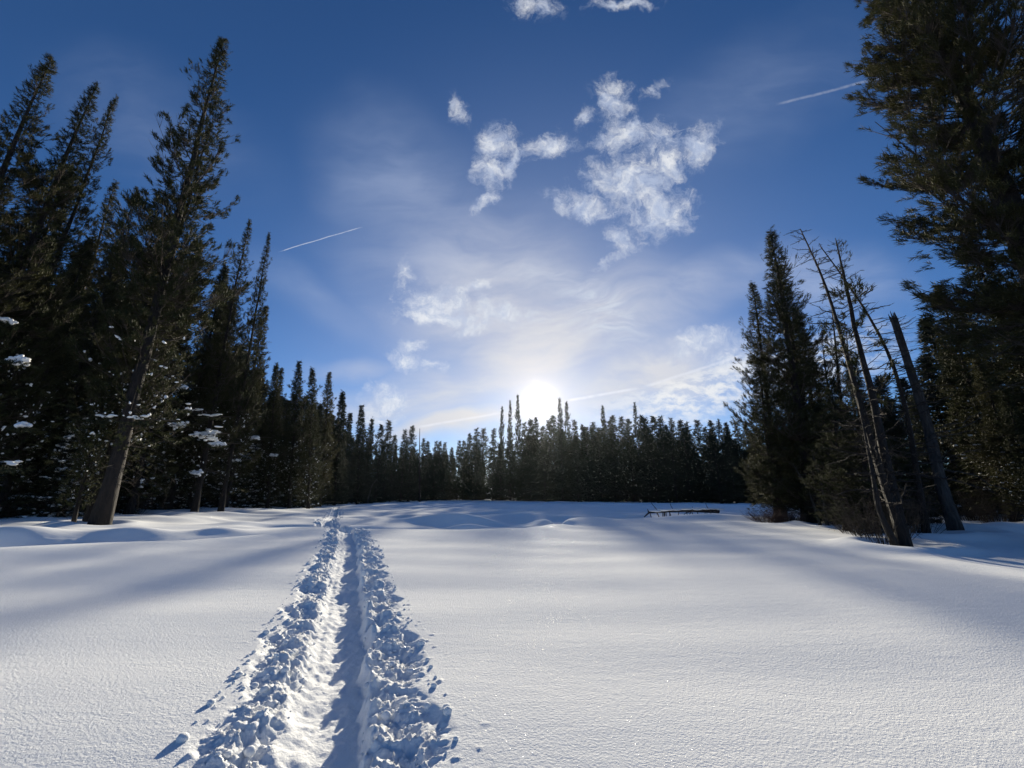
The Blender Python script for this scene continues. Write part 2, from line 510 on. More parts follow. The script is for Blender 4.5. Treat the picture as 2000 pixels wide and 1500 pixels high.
SNOW = snow_mat()
NEED = needle_mat('pine_needles', (0.020, 0.028, 0.013), (0.066, 0.060, 0.024), 0.2)
NEED_D = needle_mat('fir_needles', (0.016, 0.024, 0.016), (0.038, 0.042, 0.023), 0.15)
NEED_B = needle_mat('dry_needles', (0.07, 0.055, 0.035), (0.13, 0.10, 0.06), 0.2)
BARK = bark_mat('pine_bark', (0.006, 0.005, 0.005), (0.026, 0.019, 0.016))
BARK_G = bark_mat('weathered_bark', (0.024, 0.022, 0.022), (0.085, 0.080, 0.076), 7)
TWIG = bark_mat('twig_bark', (0.035, 0.027, 0.022), (0.085, 0.068, 0.055), 20)
TWIG_R = bark_mat('red_twig_bark', (0.07, 0.038, 0.028), (0.15, 0.085, 0.06), 20)


# ------------------------------------------------------------------ snow ground (one sheet to the horizon)
def cuts(parts):
    out = []
    x = parts[0][0]
    for (a, b, d0, d1) in parts:
        x = a
        while x < b - 1e-9:
            out.append(x)
            t = (x - a) / (b - a)
            x += d0 * (d1 / d0) ** t
    out.append(parts[-1][1])
    return np.array(out)


def build_ground():
    sp = cuts([(0, 1.25, .0125, .015), (1.25, 4, .018, .09), (4, 40, .09, .9), (40, 2500, 1.2, 160)])
    s = np.concatenate([-sp[:0:-1], sp])
    yp = cuts([(-2500, -20, 300, 8), (-20, 1.3, 2.0, .03), (1.3, 5, .0125, .015), (5, 14, .018, .04), (14, 24, .045, .08), (24, 60, .10, .5), (60, 2500, .8, 120)])
    T, Y = np.meshgrid(s, yp)
    # columns follow the trail nearby, blend back to straight far from it
    w = np.exp(-(np.clip(np.abs(T) - 3, 0, None) / 30) ** 2)
    X = T + track_x(np.clip(Y, -6, 60)) * w
    Z = ground(X, Y)
    for (wx, wy, r, dp) in WELLS:
        q = ((X - wx) / r) ** 2 + ((Y - wy) / r) ** 2
        sel = q < 9
        Z[sel] += -dp * np.exp(-q[sel] * 1.6) + dp * 0.5 * np.exp(-((np.sqrt(q[sel]) - 1.5) / 0.5) ** 2)
    n, m = X.shape
    V = np.stack([X, Y, Z], -1).reshape(-1, 3)
    i = np.arange(n - 1)[:, None] * m + np.arange(m - 1)[None, :]
    F = np.stack([i, i + 1, i + m + 1, i + m], -1).reshape(-1, 4)
    obj('snow_ground', mesh_np('snow_ground', V, F, SNOW, True), kind='structure')


# ------------------------------------------------------------------ vector mesh kits
def frames(d):
    d = d / np.linalg.norm(d, axis=1, keepdims=True)
    h = np.where(np.abs(d[:, 2:3]) < 0.9, np.array([[0, 0, 1.]]), np.array([[1., 0, 0]]))
    a = np.cross(h, d); a /= np.linalg.norm(a, axis=1, keepdims=True)
    b = np.cross(d, a)
    return a, b, d


def sticks(P0, P1, r0, r1, k=3):
    a, b, d = frames(P1 - P0)
    n = len(P0)
    ang = np.arange(k) * 2 * np.pi / k
    ca, sa = np.cos(ang), np.sin(ang)
    ring = a[:, None, :] * ca[None, :, None] + b[:, None, :] * sa[None, :, None]
    V = np.concatenate([P0[:, None] + ring * r0[:, None, None], P1[:, None] + ring * r1[:, None, None]], 1)
    base = (np.arange(n) * 2 * k)[:, None]
    F = []
    for j in range(k):
        j2 = (j + 1) % k
        F.append(np.concatenate([base + j, base + j2, base + k + j2, base + k + j], 1))
    F = np.stack(F, 1).reshape(-1, 4)
    return V.reshape(-1, 3), F


def tufts(P, Dr, L, rng, needles=9, rad=0.40, wid=0.075):
    """bottle-brush sprays: narrow blades round a twig end"""
    a, b, d = frames(Dr)
    n = len(P)
    V = np.empty((n, needles, 3, 3))
    ph = rng.rand(n) * 6.28
    for k in range(needles):
        th = ph + k * 2.39996
        z0 = (k / needles) * 0.75 - 0.1
        o = a * np.cos(th)[:, None] + b * np.sin(th)[:, None]
        t = np.cross(d, o)
        base = P + d * (z0 * L)[:, None]
        tip = base + o * (rad * L * (0.8 + 0.4 * rng.rand(n)))[:, None] + d * (L * 0.42)[:, None]
        V[:, k, 0] = base + t * (wid * L)[:, None]
        V[:, k, 1] = base - t * (wid * L)[:, None]
        V[:, k, 2] = tip
    F = np.arange(n * needles * 3).reshape(-1, 3)
    return V.reshape(-1, 3), F


def tube(path, radii, k=10, seed=0, rough=0.06):
    rng = np.random.RandomState(seed)
    path = np.array(path, float); n = len(path)
    d = np.gradient(path, axis=0)
    a, b, _ = frames(d)
    a0 = np.array([1., 0, 0])
    a = a0 - d / np.linalg.norm(d, axis=1, keepdims=True) * (d @ a0 / (d ** 2).sum(1) ** .5)[:, None]
    a /= np.linalg.norm(a, axis=1, keepdims=True) + 1e-9
    b = np.cross(d / np.linalg.norm(d, axis=1, keepdims=True), a)
    ang = np.arange(k) * 2 * np.pi / k
    flute = 1 + rough * rng.randn(k)
    R = np.array(radii)[:, None] * flute[None] * (1 + rough * 0.5 * rng.randn(n, k))
    V = path[:, None] + a[:, None] * (np.cos(ang)[None] * R)[..., None] + b[:, None] * (np.sin(ang)[None] * R)[..., None]
    V = V.reshape(-1, 3)
    F = []
    for i in range(n - 1):
        for j in range(k):
            j2 = (j + 1) % k
            F.append((i * k + j, i * k + j2, (i + 1) * k + j2, (i + 1) * k + j))
    V = np.vstack([V, path[:1], path[-1:]])
    c0, c1 = len(V) - 2, len(V) - 1
    for j in range(k):
        j2 = (j + 1) % k
        F.append((j2, j, c0, c0)); F.append(((n - 1) * k + j, (n - 1) * k + j2, c1, c1))
    return V, np.array(F)


def tube_mesh(name, path, radii, mt, k=10, seed=0, rough=0.06):
    V, F = tube(path, radii, k, seed, rough)
    me = bpy.data.meshes.new(name)
    me.from_pydata(V.tolist(), [], [tuple(dict.fromkeys(f)) for f in F.tolist()])
    me.polygons.foreach_set('use_smooth', np.ones(len(me.polygons), bool))
    me.materials.append(mt); me.update()
    return me


# ------------------------------------------------------------------ tree kit
class Tree:
    """meshes of one kind of conifer: trunk, limbs, crown, and snow that lies on the limbs"""
    def __init__(s, seed, H=20, R=2.4, cb=0.12, nb=120, tpb=30, L=0.30, kind='pine', r0=0.24, bend=0.0, sparse=1.0,
                 need=None, bark=None, snow=0, dead_low=0.0, needles=9, twigs=True, asym=0.0, shape=0.75, hang=0.0, wid=0.075, snow_z=0.6, coredens=0):
        rng = np.random.RandomState(seed)
        s.H = H
        need = need or NEED; bark = bark or BARK
        # trunk path
        nz = 16
        hz = np.linspace(0, 1, nz)
        wob = np.cumsum(rng.randn(nz, 2) * 0.012 * H / nz * 2.0, axis=0)
        px = wob[:, 0] - wob[0, 0] + bend * H * hz ** 2
        py = wob[:, 1] - wob[0, 1]
        path = np.stack([px, py, hz * H], 1)
        rad = r0 * (1 - hz) ** 0.85 * 1.0 + 0.012 + r0 * 0.45 * np.exp(-hz * H / 0.5)
        path[0, 2] = -0.5
        s.trunk = tube_mesh('trunk', path, rad, bark, 10 if r0 > .12 else 7, seed)
        s.path, s.rad = path, rad

        def axis(h):
            return np.stack([np.interp(h, hz, px), np.interp(h, hz, py), h * H], -1)
        # limbs
        hb = cb + (1 - cb) * (1 - (1 - np.sort(rng.rand(nb))) ** 1.0)
        hb = np.concatenate([hb, np.linspace(0.9, 0.99, 8)])
        n = len(hb)
        hp = (hb - cb) / (1 - cb)
        az = rng.rand(n) * 2 * np.pi
        if kind == 'pine':
            prof = (1 - hp) ** shape * np.clip(0.45 + hp * 2.2, 0, 1)
        else:
            prof = (1 - hp) ** shape * np.clip(0.8 + hp * 2, 0, 1)
        clump = 0.72 + 0.28 * np.sin(hb * 31 + az * 1.0 + seed)
        ln = R * prof * clump * (0.65 + 0.5 * rng.rand(n)) * (1 + asym * np.cos(az - math.pi)) + 0.10
        if R > 4.9 and nb == 340:
            ln = np.clip(ln, .45 * R * prof, .85 * R * prof) + .1
        droop = (0.10 if kind == 'pine' else -0.22) + 0.55 * hp - hang * (1 - hp)
        up = 0.35 if kind == 'pine' else 0.12
        base = axis(hb)
        out = np.stack([np.cos(az), np.sin(az), np.zeros(n)], 1)
        side = np.stack([-np.sin(az), np.cos(az), np.zeros(n)], 1)
        zz = np.array([[0, 0, 1.]])

        def bp(i, t):
            l = ln[i]
            return base[i] + out[i] * (l * t)[:, None] + zz * (l * (droop[i] * t + (up + 0.0 * t) * (t ** 2.2) - 0.10 * np.sin(t * 3.1)))[:, None]
        idx = np.arange(n)
        segs = [0, .35, .7, 1.0]
        PV, PF, off = [], [], 0
        br = np.clip(ln * 0.013, .010, .085)
        for q in range(3):
            v, f = sticks(bp(idx, np.full(n, segs[q])), bp(idx, np.full(n, segs[q + 1])), br * (1 - segs[q] * .8), br * (1 - segs[q + 1] * .8))
            PV.append(v); PF.append(f + off); off += len(v)
        # foliage
        w = np.clip(ln / R, .12, 1.2)
        live = hp > (rng.rand(n) * dead_low)
        cnt = np.maximum(2, (tpb * w ** 1.25 * sparse * (0.55 + 0.9 * rng.rand(n)))).astype(int) * live
        i = np.repeat(idx, cnt)
        N = len(i)
        t = 0.22 + 0.80 * rng.rand(N) ** 0.75 if kind == 'pine' else 0.1 + 0.92 * rng.rand(N) ** 0.8
        lat = (rng.rand(N) * 2 - 1)
        wd = ln[i] * 0.36 * (1.15 - t * 0.75)
        P = bp(i, t) + side[i] * (lat * wd)[:, None] + zz * ((rng.rand(N) - 0.35) * 0.28 * (1 if kind == 'pine' else .5))[:, None]
        Lt = L * (0.65 + 0.7 * rng.rand(N)) * np.clip(0.28 + 2.2 * (1 - hp[i]), 0, 1)
        if kind == 'pine' and twigs:
            cl = (rng.rand(N) * 1e6).astype(int) % np.maximum(1, cnt[i] // 5)
            key = i * 977 + cl
            ju = np.random.RandomState(seed + 5).rand(8192, 3)[key % 8192]
            t = 0.25 + 0.77 * ju[:, 0] ** .75; lat = ju[:, 1] * 2 - 1
            wd = ln[i] * 0.40 * (1.15 - t * 0.75)
            P = bp(i, t) + side[i] * (lat * wd)[:, None] + zz * ((ju[:, 2] - 0.3) * 0.30)[:, None] + rng.randn(N, 3) * L * .30
        if kind == 'pine':
            Dr = out[i] * 0.55 + side[i] * (lat * 0.6)[:, None] + zz * (0.55 + 0.5 * hp[i][:, None]) + rng.randn(N, 3) * 0.22
        else:
            Dr = out[i] * 0.8 + side[i] * (lat * 0.9)[:, None] + zz * (-0.15 + 0.5 * hp[i][:, None] ** 2) + rng.randn(N, 3) * 0.25
        if coredens:
            # short inner sprays that fill the crown round the trunk
            m = coredens
            hh = cb + (1 - cb) * rng.rand(m)
            aa = rng.rand(m) * 6.28
            rr = R * (1 - (hh - cb) / (1 - cb)) ** shape * 0.55 * rng.rand(m) ** .6
            Pc = axis(hh) + np.stack([np.cos(aa) * rr, np.sin(aa) * rr, rng.randn(m) * .2], 1)
            Dc = np.stack([np.cos(aa), np.sin(aa), np.full(m, .1)], 1) + rng.randn(m, 3) * .3
            P = np.vstack([P, Pc]); Dr = np.vstack([Dr, Dc]); Lt = np.concatenate([Lt, L * (0.8 + .6 * rng.rand(m))])
        # leader
        tl = 0.955 + 0.045 * rng.rand(14)
        P = np.vstack([P, axis(tl)]); Dr = np.vstack([Dr, np.stack([rng.randn(14) * .15, rng.randn(14) * .15, np.ones(14)], 1)])
        Lt = np.concatenate([Lt, np.full(14, L * .36)])
        v, f = tufts(P, Dr, Lt, rng, needles, wid=wid)
        s.crown = mesh_np('crown', v, f, need)
        if twigs:
            j = np.arange(N)
            P0 = bp(i, np.clip(t - 0.12, 0, 1))
            vv, ff = sticks(P0, P[:N], np.full(N, .007), np.full(N, .004))
            PV.append(vv); PF.append(ff + off); off += len(vv)
        # dead twigs on the lower trunk
        nd = int(30 + 60 * dead_low) if twigs else 0
        if nd:
            hd = 0.05 + (max(cb, .12) + dead_low * .45) * rng.rand(nd); ad = rng.rand(nd) * 6.28; ld = (0.4 + rng.rand(nd) * R * .55)
            B = axis(hd); O = np.stack([np.cos(ad), np.sin(ad), -0.25 + .3 * rng.randn(nd)], 1)
            vv, ff = sticks(B, B + O * ld[:, None], np.full(nd, .018), np.full(nd, .004))
            PV.append(vv); PF.append(ff + off); off += len(vv)
            k2 = nd * 5
            ii = rng.randint(0, nd, k2); tt = .3 + .7 * rng.rand(k2)
            B2 = B[ii] + O[ii] * (ld[ii] * tt)[:, None]
            vv, ff = sticks(B2, B2 + (O[ii] * .5 + rng.randn(k2, 3) * .6 - zz * .2) * (ld[ii] * .28)[:, None], np.full(k2, .006), np.full(k2, .002))
            PV.append(vv); PF.append(ff + off); off += len(vv)
        s.limbs = mesh_np('limbs', np.vstack(PV), np.vstack(PF), TWIG)
        s.snow = None
        if snow:
            low = np.where(hp < snow_z)[0]
            low = low[low < n]
            si = rng.choice(low, snow)
            st = 0.25 + 0.7 * rng.rand(snow)
            la = rng.rand(snow) * 2 - 1
            c = bp(si, st) + side[si] * (la * ln[si] * .22)[:, None] + zz * 0.07
            s.snow = mesh_np('snow', *lumps(c, np.stack([.04 + .16 * rng.rand(snow) ** 2, .04 + .10 * rng.rand(snow) ** 2, .03 + .06 * rng.rand(snow)], 1), rng, az=az[si], rough=.3), SNOW, True)


_t = (1 + 5 ** .5) / 2
_IV = np.array([(-1, _t, 0), (1, _t, 0), (-1, -_t, 0), (1, -_t, 0), (0, -1, _t), (0, 1, _t), (0, -1, -_t), (0, 1, -_t), (_t, 0, -1), (_t, 0, 1), (-_t, 0, -1), (-_t, 0, 1)], float)
_IV /= np.linalg.norm(_IV[0])
_IF = np.array([(0, 11, 5), (0, 5, 1), (0, 1, 7), (0, 7, 10), (0, 10, 11), (1, 5, 9), (5, 11, 4), (11, 10, 2), (10, 7, 6), (7, 1, 8), (3, 9, 4), (3, 4, 2), (3, 2, 6), (3, 6, 8), (3, 8, 9), (4, 9, 5), (2, 4, 11), (6, 2, 10), (8, 6, 7), (9, 8, 1)])


def ico_sub(V, F):
    V = V.tolist(); F2 = []; c = {}
    def mid(a, b):
        k = (min(a, b), max(a, b))
        if k not in c:
            p = (np.array(V[a]) + np.array(V[b])); p /= np.linalg.norm(p)
            V.append(p.tolist()); c[k] = len(V) - 1
        return c[k]
    for a, b, d in F:
        x, y, z = mid(a, b), mid(b, d), mid(d, a)
        F2 += [(a, x, z), (b, y, x), (d, z, y), (x, y, z)]
    return np.array(V), np.array(F2)


_IV2, _IF2 = ico_sub(_IV, _IF)


def lumps(C, R, rng, az=None, fine=False, rough=0.22):
    V0, F0 = (_IV2, _IF2) if fine else (_IV, _IF)
    n, k = len(C), len(V0)
    az = rng.rand(n) * 6.28 if az is None else az
    J = V0[None] * (1 + rough * rng.randn(n, k, 1)) * R[:, None]
    ca, sa = np.cos(az)[:, None], np.sin(az)[:, None]
    V = np.stack([J[..., 0] * ca - J[..., 1] * sa, J[..., 0] * sa + J[..., 1] * ca, J[..., 2]], -1) + C[:, None]
    F = F0[None] + (np.arange(n) * k)[:, None, None]
    return V.reshape(-1, 3), F.reshape(-1, 3)


def plant(tr, name, label, cat, tx, ty, Y, bx=None, group=None, rz=None, well=0.0, rs=random.Random(5), fat=1.0, minh=None):
    """stand a tree Y metres ahead so that its tip is on the sky line at tx, ty; bx: where its foot is, when it leans"""
    X, top = at_top(tx, ty, Y)
    X0 = X if bx is None else Y * (bx - 1000) / FOC / 1.056
    z = gz(X0, Y) - 0.05
    H = math.hypot(top - z, X - X0)
    sc = H / tr.H
    th = math.atan2(X - X0, top - z)
    r = thing(name, label, cat, (X0, Y, z), group)
    spin = rs.random() * 6.28 if rz is None else rz
    q = Matrix.Rotation(th, 4, 'Y') @ Matrix.Rotation(spin, 4, 'Z')
    r.rotation_euler = q.to_euler()
    f = sc * fat
    f = min(f, 1.6 * fat)
    r.scale = (f, f, sc)
    obj('trunk', tr.trunk, r); obj('limbs', tr.limbs, r, 'stuff'); obj('crown', tr.crown, r, 'stuff')
    if tr.snow:
        obj('snow_on_limbs', tr.snow, r, 'stuff')
    if well:
        WELLS.append((X0, Y, well, 0.14))
    return r, (X0, Y, z, H)

# ------------------------------------------------------------------ the kinds of tree
near_pine = [Tree(11 + k, H=31, R=5.2, cb=.10, nb=230, tpb=84, L=.34, needles=11, wid=.058, r0=.34, dead_low=.25, snow=70, snow_z=.22, shape=.85, coredens=1200) for k in range(3)]
mid_pine = [Tree(31 + k, H=20, R=3.3, cb=.06, nb=160, tpb=44, L=.36, r0=.2, dead_low=.15, snow=90, snow_z=.4, needles=8, shape=.74, coredens=1500) for k in range(3)]
fir = [Tree(51 + k, H=20, R=3.8, cb=.03, nb=160, tpb=34, L=.55, kind='fir', r0=.22, needles=8, twigs=False, need=NEED_D, shape=.8, coredens=900, wid=.09) for k in range(4)]
far_fir = [Tree(71 + k, H=20, R=3.9 + .4 * (k % 3), cb=.02, nb=120, tpb=26, L=.75, kind='fir' if k % 2 else 'pine', r0=.2, needles=6, twigs=False, need=NEED_D, shape=.78, coredens=420, wid=.10) for k in range(6)]
young_fir = [Tree(91 + k, H=6, R=1.35, cb=.02, nb=90, tpb=26, L=.26, kind='fir', r0=.07, needles=8, need=NEED_D, snow=420, snow_z=.9, shape=.85, coredens=500) for k in range(2)]
thin_pine = [Tree(101, H=11, R=1.1, cb=.30, nb=60, tpb=11, L=.26, r0=.13, sparse=.8, dead_low=.3, shape=.5, need=NEED)]
clump_pine = [Tree(111 + k, H=18, R=4.0, cb=.04, nb=190, tpb=64, L=.28, r0=.26, needles=11, wid=.055, shape=.78, coredens=1500) for k in range(2)]
great_pine = Tree(131, H=24, R=5.3, cb=.20, nb=340, tpb=170, L=.27, r0=.42, needles=15, wid=.042, shape=.80, coredens=1500, asym=.03, dead_low=.1)

# ------------------------------------------------------------------ left forest, near trees one by one
LG = 'tall pines at the left edge of the snowfield'
plant(near_pine[0], 'pine_tree', 'tall pine at far left with its tip nearest the left border', 'tree', 103, 112, 17.5, group=LG, fat=.9)
plant(near_pine[1], 'pine_tree', 'tall dense pine at left, tip beside a slightly lower twin tip', 'tree', 190, 165, 20, group=LG, fat=.85)
plant(near_pine[2], 'pine_tree', 'slimmer pine tip just right of its taller twin at left', 'tree', 227, 195, 21.5, group=LG, fat=.6)
big_left, big_at = plant(near_pine[0], 'pine_tree', 'tallest pine on the left, thick leaning trunk beside snow mounds', 'tree', 430, 73, 21.6, bx=196, group=LG, rz=2.0, well=.9, fat=.92)
plant(near_pine[2], 'pine_tree', 'pine hugging the tallest left pine, ending at half its height', 'tree', 408, 240, 22.2, bx=178, group=LG, rz=.5, fat=.7)
plant(mid_pine[2], 'pine_tree', 'thin leaning pine trunk just left of the thickest left trunk', 'tree', 262, 560, 21.3, bx=148, group=LG, rz=.5, well=.5, fat=.6)
plant(near_pine[1], 'pine_tree', 'dark pine showing between the left twins and the tallest pine', 'tree', 232, 360, 29, group=LG, fat=.8)
plant(near_pine[0], 'pine_tree', 'brownish pine tip directly left of the tallest left trunk', 'tree', 270, 368, 27, group=LG, fat=.7, rz=4)
plant(near_pine[1], 'pine_tree', 'tall slender pine, left of a pair, against the blue sky', 'tree', 485, 430, 35, bx=378, group=LG, rz=3.3, well=.8, fat=.72)
plant(near_pine[2], 'pine_tree', 'right pine of the slender pair beside the vapour trail', 'tree', 524, 455, 37, bx=430, group=LG, rz=1.1, fat=.6)
plant(mid_pine[0], 'pine_tree', 'lower pine leaning against the slender pair on its left', 'tree', 440, 520, 36, group=LG, fat=.9)
plant(mid_pine[1], 'pine_tree', 'pine just right of and half as tall as the slender pair', 'tree', 515, 600, 40, group=LG, fat=.9)
plant(near_pine[2], 'pine_tree', 'pine at the left border standing behind the front row', 'tree', 20, 330, 24, group=LG, fat=.8)
plant(near_pine[1], 'pine_tree', 'pine crown filling the left border at mid height', 'tree', -60, 250, 19, group=LG, fat=.8, rz=5)

for k, (tx, ty, Y, lab) in enumerate([(60, 400, 26, 'pine low between the two leftmost tall pines'), (140, 330, 27, 'pine just behind the twin tipped pines'), (330, 420, 30, 'pine right behind the middle of the tallest left trunk'),
                                      (-30, 150, 16, 'pine cut by the left border, crown only'), (180, 470, 24, 'dark pine filling the gap left of the tallest trunk'), (385, 480, 31, 'dark pine directly right of the tallest left pine'),
                                      (100, 520, 22, 'dense dark pine above the snowy boughs at far left'), (455, 600, 38, 'dark pine under the left pine of the slender pair')]):
    plant((near_pine + mid_pine)[(k * 2 + 1) % 6], 'pine_tree', lab, 'tree', tx, ty, Y, group=LG, fat=.95)

# the row that recedes along the left side: tip, distance, foot
row = [(540, 713, 47, 520), (553, 722, 50, None), (584, 709, 49, 562), (609, 721, 48, 600), (645, 730, 57, 622), (625, 790, 54, None), (669, 767, 64, 650), (685, 807, 74, None), (707, 794, 80, 695),
       (727, 819, 86, None), (745, 831, 92, None), (761, 823, 94, None), (772, 851, 100, None), (792, 841, 103, None), (807, 833, 105, None), (827, 858, 112, None), (836, 863, 114, None),
       (852, 863, 117, None), (860, 863, 118, None), (869, 866, 120, None), (883, 875, 124, None), (897, 862, 122, None), (907, 862, 121, None)]
rr = random.Random(3)
ORD = 'first second third fourth fifth sixth seventh eighth ninth tenth eleventh twelfth thirteenth fourteenth fifteenth sixteenth seventeenth eighteenth nineteenth twentieth twenty-first twenty-second last'.split()
rowlab = {0: 'first dark pine right of the slender pair', 2: 'pointed pine in the receding left row, second tall tip', 3: 'leaning pine with bare foot at the edge of the receding row',
          4: 'thin pine tip standing above the receding left row', 8: 'narrow fir spire above its neighbours in the receding row'}
for k, (tx, ty, Y, bx) in enumerate(row):
    t = (mid_pine[k % 3] if k < 5 else (fir if Y < 90 else far_fir)[k % 4])
    plant(t, 'pine_tree' if k < 5 else 'fir_tree', rowlab.get(k, ORD[k] + ' conifer tip from the left in the dark receding left row'), 'tree', tx, ty, Y, bx=bx,
          group='conifers receding along the left edge', rs=rr, fat=.95 if Y < 90 else 1.0)
# trees that stand inside the left forest
for k in range(46):
    u = rr.random()
    px = -260 + u * 960
    Yedge = np.interp(px, [-300, 190, 376, 600, 680, 800], [17, 23, 37, 50, 76, 104])
    Y = Yedge + 2 + rr.random() * 16 * (0.5 + Yedge / 60)
    skyl = np.interp(px, [-300, 0, 100, 200, 300, 400, 440, 520, 545, 600, 660, 700, 800], [520, 480, 470, 480, 480, 470, 560, 660, 760, 770, 810, 850, 880])
    ty = skyl + rr.random() * 160 * (1 if px < 520 else .35)
    plant((mid_pine + fir[:2])[k % 5], 'pine_tree', 'pine inside the dark left forest, behind the front trunks', 'tree', px, ty, Y, group='pines deeper in the left forest', rs=rr, fat=1.15)
for k in range(22):
    px = -120 + k * 34 + rr.random() * 20
    Yedge = np.interp(px, [-300, 190, 376, 600, 680, 800], [18, 26, 38, 51, 78, 106])
    Y = Yedge + rr.random() * 4
    plant(young_fir[k % 2], 'young_fir', 'young snow dusted fir under the tall left pines', 'tree', px + 10, 965 - (120 + rr.random() * 150) * 22 / Yedge, Y, group='young firs under the left pines', rs=rr, fat=1.2)

for k in range(44):
    px = 450 + 440 * (k + rr.random()) / 44
    Y = float(np.interp(px, [440, 600, 680, 770, 880], [46, 58, 84, 106, 126])) + rr.random() * 10
    ty = float(np.interp(px, [440, 520, 545, 600, 660, 700, 760, 800, 900], [640, 720, 765, 770, 810, 850, 860, 870, 880])) + rr.random() * 30
    plant(fir[k % 4], 'fir_tree', 'conifer filling the dark wall behind the receding left row', 'tree', px, ty, Y, group='conifers behind the receding left row', rs=rr, fat=1.15)

# ------------------------------------------------------------------ far forest across the meadow
peaks = [(917, 847), (931, 837), (944, 837), (964, 838), (981, 794), (996, 784), (1011, 772), (1024, 826), (1035, 820), (1046, 816), (1060, 832), (1070, 822), (1080, 812), (1093, 779), (1107, 785), (1122, 821),
         (1137, 829), (1158, 826), (1177, 793), (1190, 822), (1197, 812), (1212, 815), (1227, 818), (1239, 788), (1252, 812), (1261, 817), (1275, 814), (1290, 815), (1300, 830), (1311, 818), (1329, 821), (1341, 826),
         (1362, 821), (1375, 835), (1387, 821), (1404, 821), (1417, 826), (1437, 824), (1455, 830), (1475, 835)]
plab = {6: 'tallest fir just left of the sun', 4: 'fir two tips left of the sun, lowest of the three', 5: 'middle fir of the three left of the sun', 13: 'tall fir just right of the sun',
        14: 'second tall fir right of the sun', 18: 'lone taller fir spire right of the sun group', 23: 'second taller fir spire further right of the sun'}
for k, (tx, ty) in enumerate(peaks):
    Y = float(np.interp(tx, [900, 1055, 1250, 1500], [122, 112, 96, 78])) + rr.random() * 3
    slim = (.4 if k in (4, 5, 6) else .5) if k in plab else .9 + .3 * rr.random()
    plant(far_fir[k % 6], 'fir_tree', plab.get(k, 'fir on the skyline of the dark forest across the meadow'), 'tree', tx, ty + 1, Y, group='firs on the skyline across the meadow', rs=rr, fat=slim)
for k in range(130):
    px = 780 + 900 * rr.random()
    if px < 900:
        Y = 124 + rr.random() * 10
        ty = 880 + rr.random() * 20
    else:
        Y = float(np.interp(px, [900, 1055, 1250, 1500, 1700], [120, 110, 94, 76, 66])) + rr.random() * 14 - 2
        sk = float(np.interp(px, [900, 950, 985, 1020, 1060, 1110, 1200, 1460, 1700], [885, 865, 850, 850, 850, 845, 842, 842, 850]))
        ty = sk - 10 + rr.random() * 55
    plant(far_fir[k % 6], 'fir_tree', 'fir in the dark body of the forest across the meadow', 'tree', px, ty, Y, group='firs massed across the meadow', rs=rr, fat=1.25)

# ------------------------------------------------------------------ right side clump
CG = 'pines of the clump at right centre'
plant(clump_pine[0], 'pine_tree', 'tallest pine of the dense clump right of centre', 'tree', 1508, 456, 21.9, bx=1585, group=CG, rz=1, well=.7)
plant(clump_pine[1], 'pine_tree', 'pine close behind the tallest one in the right clump', 'tree', 1524, 520, 22.8, bx=1606, group=CG, rz=2, well=.7)
plant(clump_pine[1], 'pine_tree', 'second tip, lower left, of the dense right clump', 'tree', 1470, 556, 23.5, bx=1528, group=CG, rz=4, fat=.9)
plant(clump_pine[0], 'pine_tree', 'bushy pine at the left foot of the right clump', 'tree', 1482, 700, 23.0, bx=1518, group=CG, rz=5, fat=1.3)
plant(clump_pine[0], 'pine_tree', 'pine on the right shoulder of the clump beside the bare trees', 'tree', 1556, 612, 23.5, bx=1622, group=CG, rz=.4, fat=1.0)
plant(clump_pine[1], 'pine_tree', 'short dark pine filling the foot of the clump', 'tree', 1545, 760, 22.4, bx=1570, group=CG, rz=.4, fat=1.5)

# great pine that leans in from the right border
plant(great_pine, 'pine_tree', 'huge pine at the right border, crown running out of the top', 'tree', 1735, -190, 11.0, bx=2200, rz=0.0, fat=.93)
plant(near_pine[1], 'pine_tree', 'pine behind the huge one, branches crossing the top right corner', 'tree', 1960, -160, 14.0, rz=2.0, fat=1.1)
RG = 'dark trees massed under the huge right pine'
for k, (tx, ty, Y) in enumerate([(1830, 560, 19), (1880, 600, 21), (1935, 560, 18), (1985, 600, 22), (2050, 500, 19), (1800, 700, 24), (1850, 680, 26), (1910, 700, 17), (1960, 760, 16), (1775, 780, 27), (2010, 720, 18),
                                 (1730, 800, 30), (1690, 790, 33), (1650, 800, 36), (1980, 420, 24), (1900, 470, 27), (1620, 815, 40), (2080, 640, 17), (2140, 560, 20), (1810, 620, 30), (1760, 740, 34)]):
    plant((mid_pine + fir)[k % 7], 'pine_tree', 'dark conifer in the shaded mass under the huge right pine', 'tree', tx, ty, Y, group=RG, rs=rr, fat=1.35)
for k, (tx, ty, Y, bx) in enumerate([(1625, 740, 17, 1648), (1665, 700, 15.5, 1700), (1715, 740, 17.5, 1748), (1650, 800, 19, 1670), (1600, 790, 21, 1622), (1745, 780, 19, 1765)]):
    plant((clump_pine + fir)[k % 5], 'fir_tree', ['dark bushy conifer just right of the clump trunks', 'dark bushy conifer left of the tall bare trunk', 'dark bushy conifer right behind the tall bare trunk', 'low dark conifer between clump and bare trees',
           'low dark conifer touching the right side of the clump', 'dark conifer between the tall bare trunk and the broken snag'][k], 'tree', tx, ty, Y, bx=bx, group='bushy firs under the bare trees', rs=rr, fat=1.45)
plant(thin_pine[0], 'pine_tree', 'thin living pine between the two tall bare trunks', 'tree', 1638, 465, 12.6, bx=1752, rz=1.0)
for k, (tx, ty, Y, bx) in enumerate([(1605, 660, 24, 1650), (1622, 600, 22, 1660), (1590, 700, 26, 1625), (1655, 640, 25, 1690)]):
    plant(thin_pine[0], 'pine_tree', 'spindly sparse pine behind the bare leaning trees', 'tree', tx, ty, Y, bx=bx, group='spindly pines behind the bare trees', rs=rr, fat=.9)


